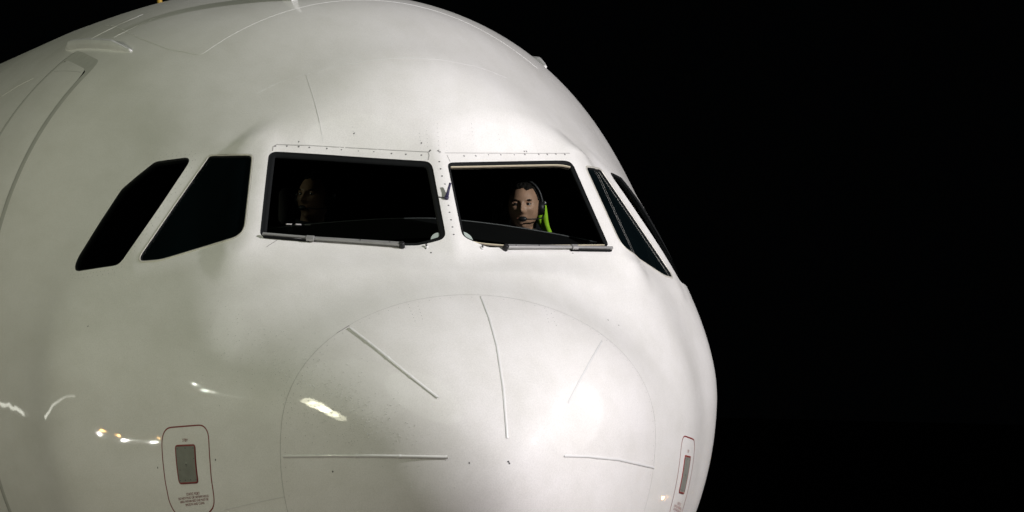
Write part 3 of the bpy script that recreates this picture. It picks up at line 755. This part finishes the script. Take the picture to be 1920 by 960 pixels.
# ------------------------------------------------------------------ people
def head_grid(nlat=70, nlon=96):
    la = np.linspace(-np.pi/2, np.pi/2, nlat); lo = np.linspace(-np.pi, np.pi, nlon + 1)[:-1]
    L_, O_ = np.meshgrid(la, lo, indexing='ij')
    x = np.cos(L_)*np.cos(O_); y = np.cos(L_)*np.sin(O_); z = np.sin(L_)
    X = .096*x; Y = .076*y; Z = .118*z
    jaw = np.clip(-z, 0, 1)
    Y *= 1 - .24*jaw**1.5; X = np.where(x < 0, X*(1 - .45*jaw**1.2), X*(1 - .06*jaw))
    X = np.where(x < 0, X*1.06, X)
    fr = np.clip(x*1.6, 0, 1)
    def g_(cy, cz, sy, sz, a): return a*fr*np.exp(-((np.abs(Y) - cy)/sy)**2 - ((Z - cz)/sz)**2)
    D = (g_(0, -.020, .012, .013, .026) + g_(0, .000, .008, .022, .013) + g_(.011, -.026, .008, .007, .007) + g_(.031, .015, .015, .012, -.017) + g_(.027, .034, .020, .007, .006)
         + g_(0, -.050, .022, .0055, .006) + g_(0, -.062, .018, .006, .006) + g_(0, -.056, .022, .002, -.004) + g_(0, -.098, .020, .014, .012) + g_(.043, -.012, .016, .016, .006) + g_(.036, -.052, .014, .02, -.004) + g_(0, -.074, .02, .006, -.003))
    X = X + D
    V = np.stack([X, Y, Z], -1).reshape(-1, 3); F = []
    for i in range(nlat - 1):
        for j in range(nlon): k = (j+1) % nlon; F.append((i*nlon+j, i*nlon+k, (i+1)*nlon+k, (i+1)*nlon+j))
    return V, F, (nlat, nlon)
def lathe(rings):
    """closed loft through elliptical rings (centre, rx, ry)"""
    V = []; F = []; s = 24
    for c, rx, ry in rings:
        for i in range(s): a = 2*math.pi*i/s; V.append((c[0] + rx*math.cos(a), c[1] + ry*math.sin(a), c[2]))
    for k in range(len(rings) - 1):
        for i in range(s): j = (i+1) % s; F.append((k*s+i, k*s+j, (k+1)*s+j, (k+1)*s+i))
    F += [tuple(range(s-1, -1, -1)), tuple(range((len(rings)-1)*s, len(rings)*s))]
    return V, F
def limb(pts, rads):
    V, F = [], []; pts = np.array(pts, float)
    Vt, Ft = tube(pts, 1, 14); Vt = np.array(Vt).reshape(len(pts), 14, 3)
    for i in range(len(pts)): Vt[i] = pts[i] + (Vt[i] - pts[i])*rads[i]
    return Vt.reshape(-1, 3), Ft
def remesh(V, F, voxel, smooth_it=2):
    me = bpy.data.meshes.new('tmp'); me.from_pydata([tuple(map(float, v)) for v in V], [], F)
    bm = bmesh.new(); bm.from_mesh(me); bmesh.ops.remove_doubles(bm, verts=bm.verts, dist=1e-5); bmesh.ops.recalc_face_normals(bm, faces=bm.faces); bm.to_mesh(me); bm.free()
    ob = bpy.data.objects.new('tmp', me); COL.objects.link(ob)
    md = ob.modifiers.new('r', 'REMESH'); md.mode = 'VOXEL'; md.voxel_size = voxel; md.use_smooth_shade = True
    sm = ob.modifiers.new('s', 'SMOOTH'); sm.iterations = smooth_it; sm.factor = .5
    dg = bpy.context.evaluated_depsgraph_get(); out = bpy.data.meshes.new_from_object(ob.evaluated_get(dg))
    bpy.data.objects.remove(ob); bpy.data.meshes.remove(me)
    return out
HV, HF, HS = head_grid()
def rotz(V, a, tilt=0.0, roll=0.0):
    V = np.array(V, float); ca, sa = math.cos(tilt), math.sin(tilt)
    V = np.stack([V[:, 0]*ca - V[:, 2]*sa, V[:, 1], V[:, 0]*sa + V[:, 2]*ca], -1)
    ca, sa = math.cos(roll), math.sin(roll); V = np.stack([V[:, 0], V[:, 1]*ca - V[:, 2]*sa, V[:, 1]*sa + V[:, 2]*ca], -1)
    c, s_ = math.cos(a), math.sin(a); return np.stack([V[:, 0]*c - V[:, 1]*s_, V[:, 0]*s_ + V[:, 1]*c, V[:, 2]], -1)
def pilot(hx, hy, hz, yaw, tilt, roll, cloth, label, boom_side, torso_yaw):
    """head centre (hx,hy,hz); yaw = direction the face looks (pi = straight ahead, out of the nose)"""
    base = (hx + .06, hy, hz - .80)
    root = thing('person', label, 'person', base, 'pilots in the cockpit')
    H = lambda V: rotz(V, yaw, tilt, roll) + np.array([hx, hy, hz])
    bx_, by_, bz_ = hx + .045, hy, hz + .060
    neck = lathe([((bx_ - .005, by_, bz_ - .24), .066, .070), ((bx_ - .005, by_, bz_ - .17), .058, .060), ((bx_ - .02, by_, bz_ - .11), .054, .055), ((bx_ - .03, by_, bz_ - .04), .05, .05)])
    tors = [((bx_ + .02, by_, bz_ - .78), .115, .17), ((bx_ + .02, by_, bz_ - .62), .115, .165), ((bx_ + .015, by_, bz_ - .45), .125, .185), ((bx_ + .01, by_, bz_ - .32), .118, .20), ((bx_ + .005, by_, bz_ - .255), .095, .185), ((bx_, by_, bz_ - .215), .075, .13), ((bx_, by_, bz_ - .185), .06, .08)]
    torso = lathe(tors)
    arms = []
    for s_ in (-1, 1):
        sh = (bx_ + .01, by_ + s_*.185, bz_ - .285); el = (bx_ - .08, by_ + s_*.245, bz_ - .55); wr_ = (bx_ - .30, by_ + s_*.16, bz_ - .62)
        mid = ((sh[0]+el[0])/2, (sh[1]+el[1])/2, (sh[2]+el[2])/2)
        arms.append(limb([sh, mid, el, ((el[0]+wr_[0])/2, (el[1]+wr_[1])/2, (el[2]+wr_[2])/2), wr_], [.058, .052, .043, .038, .028]))
        hd = limb([wr_, (wr_[0]-.05, wr_[1]-s_*.01, wr_[2]-.005), (wr_[0]-.10, wr_[1]-s_*.015, wr_[2]-.015)], [.027, .034, .026]); arms.append(hd)
        for k in range(4):
            o_ = (k - 1.5)*.018; arms.append(limb([(wr_[0]-.09, wr_[1]-s_*.015+o_, wr_[2]-.015), (wr_[0]-.135, wr_[1]-s_*.015+o_*1.1, wr_[2]-.022), (wr_[0]-.165+.006*abs(k-1.5), wr_[1]-s_*.015+o_*1.15, wr_[2]-.045)], [.010, .009, .008]))
        arms.append(limb([(wr_[0]-.03, wr_[1]-s_*.03, wr_[2]-.005), (wr_[0]-.07, wr_[1]-s_*.062, wr_[2]-.012), (wr_[0]-.10, wr_[1]-s_*.068, wr_[2]-.025)], [.012, .0105, .009]))
    # ears
    ears = []
    for s_ in (-1, 1):
        V, F = lathe([((0, 0, -.030), .004, .003), ((0, 0, -.02), .012, .006), ((.002, 0, 0), .018, .009), ((.002, 0, .018), .017, .009), ((0, 0, .030), .006, .004)])
        V = np.array(V) + [-.008, s_*.074, -.004]; ears.append((H(V), F))
    body = remesh(*merge((H(HV), HF), neck, torso, *arms, *ears), .0042, 1)
    b = link('body', body, SKIN, root)
    # eyes, brows, hair, mouth
    for s_ in (-1, 1):
        V, F = lathe([((0, 0, z), r_, r_) for z, r_ in ((-.0115, .002), (-.010, .006), (-.006, .0098), (0, .0115), (.006, .0098), (.010, .006), (.0115, .002))])
        V = np.array(V) + [.0725, s_*.031, .0145]; e = mesh('eye', H(V), F, EYEW, root)
        V, F = cyl((.0815, s_*.031, .0140), (1, 0, 0), .0055, .0035, 14); mesh('iris', H(np.array(V)), F, IRIS, e)
        pts_ = [(.083 + .003*math.sin(k*math.pi), s_*(.012 + .036*k), .0295 + .004*math.sin(k*2.4)) for k in np.linspace(0, 1, 7)]
        V, F = tube(pts_, .0050, 6, .003); mesh('eyebrow', H(np.array(V)), F, HAIR, root)
        pts_ = [(.0825 - .006*abs(k)**2, s_*.031 + .014*k, 0.0215 - .0035*k*k) for k in np.linspace(-1, 1, 7)]
        V, F = tube(pts_, .0042, 8); mesh('eyelid', H(np.array(V)), F, SKIN, root)
    pts_ = [(.0925 - .010*k*k, .023*k, -.056 - .001*k*k) for k in np.linspace(-1, 1, 9)]
    V, F = tube(pts_, .0030, 6); mesh('lips', H(np.array(V)), F, mat('lips', (.26, .11, .08), .5), root)
    # hair cap from the head grid
    G = HV.reshape(HS[0], HS[1], 3); rn = random.Random(3); nl, no = HS; hv = []; idx = {}
    keepm = np.zeros((nl, no), bool)
    for i in range(nl):
        for j in range(no):
            x, y, z = G[i, j]; line = .068 + .012*math.cos(y*60) if x > .0 else (.02 if x > -.03 else -.055 - .2*(x + .03)*0)
            if x > 0: line = max(.02 if abs(y) > .066 else 0, .089 - 12*max(0, abs(y) - .030)**2*1.0 - .010*math.exp(-((y - .022)/.014)**2) + .003*math.sin(y*140 + 1)) if x > .02 else .030
            keepm[i, j] = z > line
    V = []; F = []
    cn = np.array([0, 0, .02])
    for i in range(nl):
        for j in range(no):
            if keepm[i, j]:
                d = G[i, j] - cn; d /= np.linalg.norm(d); idx[i, j] = len(V); V.append(G[i, j] + d*(.005 + .003*math.sin(j*.7)*math.sin(i*.5) + .002*rn.random()))
    top_i = len(V)
    for i in range(nl - 1):
        for j in range(no):
            k = (j+1) % no
            if all(q_ in idx for q_ in ((i, j), (i, k), (i+1, k), (i+1, j))): F.append((idx[i, j], idx[i, k], idx[i+1, k], idx[i+1, j]))
    hm = bpy.data.meshes.new('hair'); hm.from_pydata([tuple(v) for v in H(np.array(V))], [], F); hm.update(); ho = link('hair', hm, HAIR, root)
    sd = ho.modifiers.new('thick', 'SOLIDIFY'); sd.thickness = .010; sd.offset = -1
    # clothing shell
    grow = [(c, rx + .012, ry + .014) for c, rx, ry in tors[:-1]] + [((bx_, by_, bz_ - .180), .072, .082)]
    sl = []
    for s_ in (-1, 1):
        sh = (bx_ + .01, by_ + s_*.185, bz_ - .285); el = (bx_ - .08, by_ + s_*.245, bz_ - .55); wr_ = (bx_ - .27, by_ + s_*.175, bz_ - .612)
        sl.append(limb([sh, ((sh[0]+el[0])/2, (sh[1]+el[1])/2, (sh[2]+el[2])/2), el, ((el[0]+wr_[0])/2, (el[1]+wr_[1])/2, (el[2]+wr_[2])/2), wr_], [.074, .066, .058, .052, .044]))
    jm = remesh(*merge(lathe(grow), *sl), .008, 3); link('jacket', jm, cloth, root)
    V, F = tube([(bx_ - .005 + .070*math.cos(a), by_ + .074*math.sin(a), bz_ - .172 + .012*math.cos(a)) for a in np.linspace(0, 2*math.pi, 25)], .010, 8); mesh('shirt_collar', V, F, COLLAR if cloth is GREYCLOTH else NAVY, root)
    # headset
    V, F = tube([(-.012, .090*math.cos(a), .010 + .124*math.sin(a)) for a in np.linspace(0, math.pi, 21)], .007, 8); hs = mesh('headset', H(np.array(V)), F, BLACKP, root)
    for s_ in (-1, 1):
        V, F = cyl((-.010, s_*.072, -.004), (0, s_, 0), .036, .030, 24, .030); ec = mesh('ear_cup', H(np.array(V)), F, BLACKP, hs)
        V, F = cyl((-.010, s_*.101, .020), (0, s_, 0), .010, .008, 12); mesh('swivel', H(np.array(V)), F, GREYALU, hs)
    s_ = boom_side
    pts_ = np.array([(-.008, s_*.100, -.03), (.03, s_*.098, -.052), (.075, s_*.078, -.060), (.105, s_*.045, -.062), (.112, s_*.016, -.062)])
    V, F = tube(pts_, .0032, 8); mesh('microphone_boom', H(np.array(V)), F, BLACKP, hs)
    V, F = lathe([((.113, 0, 0 + z), rx, ry) for z, rx, ry in ((-.013, .004, .006), (-.010, .010, .014), (-.004, .013, .021), (.004, .013, .021), (.010, .010, .014), (.013, .004, .006))])
    V = np.array(V); V[:, 1] += s_*.006; V[:, 2] += -.061; mesh('microphone', H(V), F, BLACKP, hs)
    return root
# right-hand pilot looks at the camera; left-hand one looks across
cam_dir = math.atan2(CAM_P[1] - YR, CAM_P[0] - 2.10)
pilot(2.10, YR + .010, Z0 + .678, cam_dir - .10, .0, .03, GREYCLOTH, 'pilot with headset microphone and grey jacket looking out of the right windshield', 1, 0)
pilot(2.205, .490, Z0 + .690, math.pi - .75, .10, .0, NAVY, 'dimly lit pilot wearing a headset behind the left windshield', 1, 0)

# hi-vis vest hanging on the right seat beside the pilot's shoulder
def ray_x(px, x):
    d = CAM_R.T @ np.array([(px[0]-960)/CAM_F, (480-px[1])/CAM_F, 1.0]); return CAM_P + d*((x - CAM_P[0]) / d[0])
vest_l = [(1016,384),(1014,391),(1011,400),(1010.5,412),(1016,421),(1023,431),(1026,445),(1030,470)]
vest_r = [(1020,383.5),(1022,390),(1025,399),(1028,412),(1029,421),(1030.5,431),(1033,445),(1042,470)]
V = []; F = []; NV = 25
for i, (a, b) in enumerate(zip(vest_l, vest_r)):
    pa_, pb_ = ray_x((a[0] - 4.0, a[1]), 2.37), ray_x((b[0] - 2.0, b[1]), 2.37)
    for j in range(NV):
        u = j / (NV - 1); p = pa_*(1-u) + pb_*u
        p = p + np.array([-.035*math.sin(u*math.pi) + .016*math.sin(u*13 + i*.9) + .030*math.exp(-((u - .52 + .05*i)/.09)**2), 0, 0]); V.append(p)
for i in range(len(vest_l) - 1):
    for j in range(NV - 1): F.append((i*NV+j, i*NV+j+1, (i+1)*NV+j+1, (i+1)*NV+j))
vm = mesh('safety_vest', V, F, NEON, None)
sd = vm.modifiers.new('thick', 'SOLIDIFY'); sd.thickness = .012
sb = vm.modifiers.new('sub', 'SUBSURF'); sb.levels = 1; sb.render_levels = 1
vm['label'] = 'neon yellow safety vest hanging beside the right pilot\'s shoulder'; vm['category'] = 'vest'

# ------------------------------------------------------------------ nose landing gear under the fuselage
ng = thing_part('nose_gear'); gx = 5.07
V, F = tube([(gx, 0, .38), (gx + .02, 0, 1.0), (gx + .04, 0, 1.95)], .085, 16, .11); mesh('gear_strut', V, F, GREYALU, ng)
V, F = cyl((gx, -.34, .38), (0, 1, 0), .05, .68); mesh('axle', V, F, GREYALU, ng)
for s in (-1, 1):
    V, F = [], []; sg_ = 32; pr = [(.20, -.09), (.33, -.105), (.375, -.07), (.385, 0), (.375, .07), (.33, .105), (.20, .09)]
    for i in range(sg_):
        a = 2*math.pi*i/sg_
        for r_, yy in pr: V.append((gx + r_*math.cos(a), s*.25 + yy, .385 + r_*math.sin(a)))
    k = len(pr)
    for i in range(sg_):
        j = (i+1) % sg_
        for q_ in range(k - 1): F.append((i*k+q_, j*k+q_, j*k+q_+1, i*k+q_+1))
    wl = mesh('wheel', V, F, TYRE, ng)
    V, F = cyl((gx, s*.25 - .085, .385), (0, 1, 0), .205, .17, 28); mesh('wheel_hub', V, F, GREYALU, wl)

# ------------------------------------------------------------------ slim yellow pole behind the fuselage
p_top = ray_x((291, -60), 16.0); p_mid = ray_x((301, 14), 16.0); d = (p_top - p_mid); k = p_mid[2] / -d[2]
foot = p_mid + d*k; foot[2] = 0
pole = thing('yellow_pole', 'thin slanted yellow pole rising behind the fuselage crown', 'pole', tuple(foot))
V, F = tube([foot, p_mid, p_top], .020, 10); mesh('shaft', V, F, YELLOW, pole)
V, F = cyl(foot, (0, 0, 1), .25, .08, 24); mesh('base_plate', V, F, YELLOW, pole)
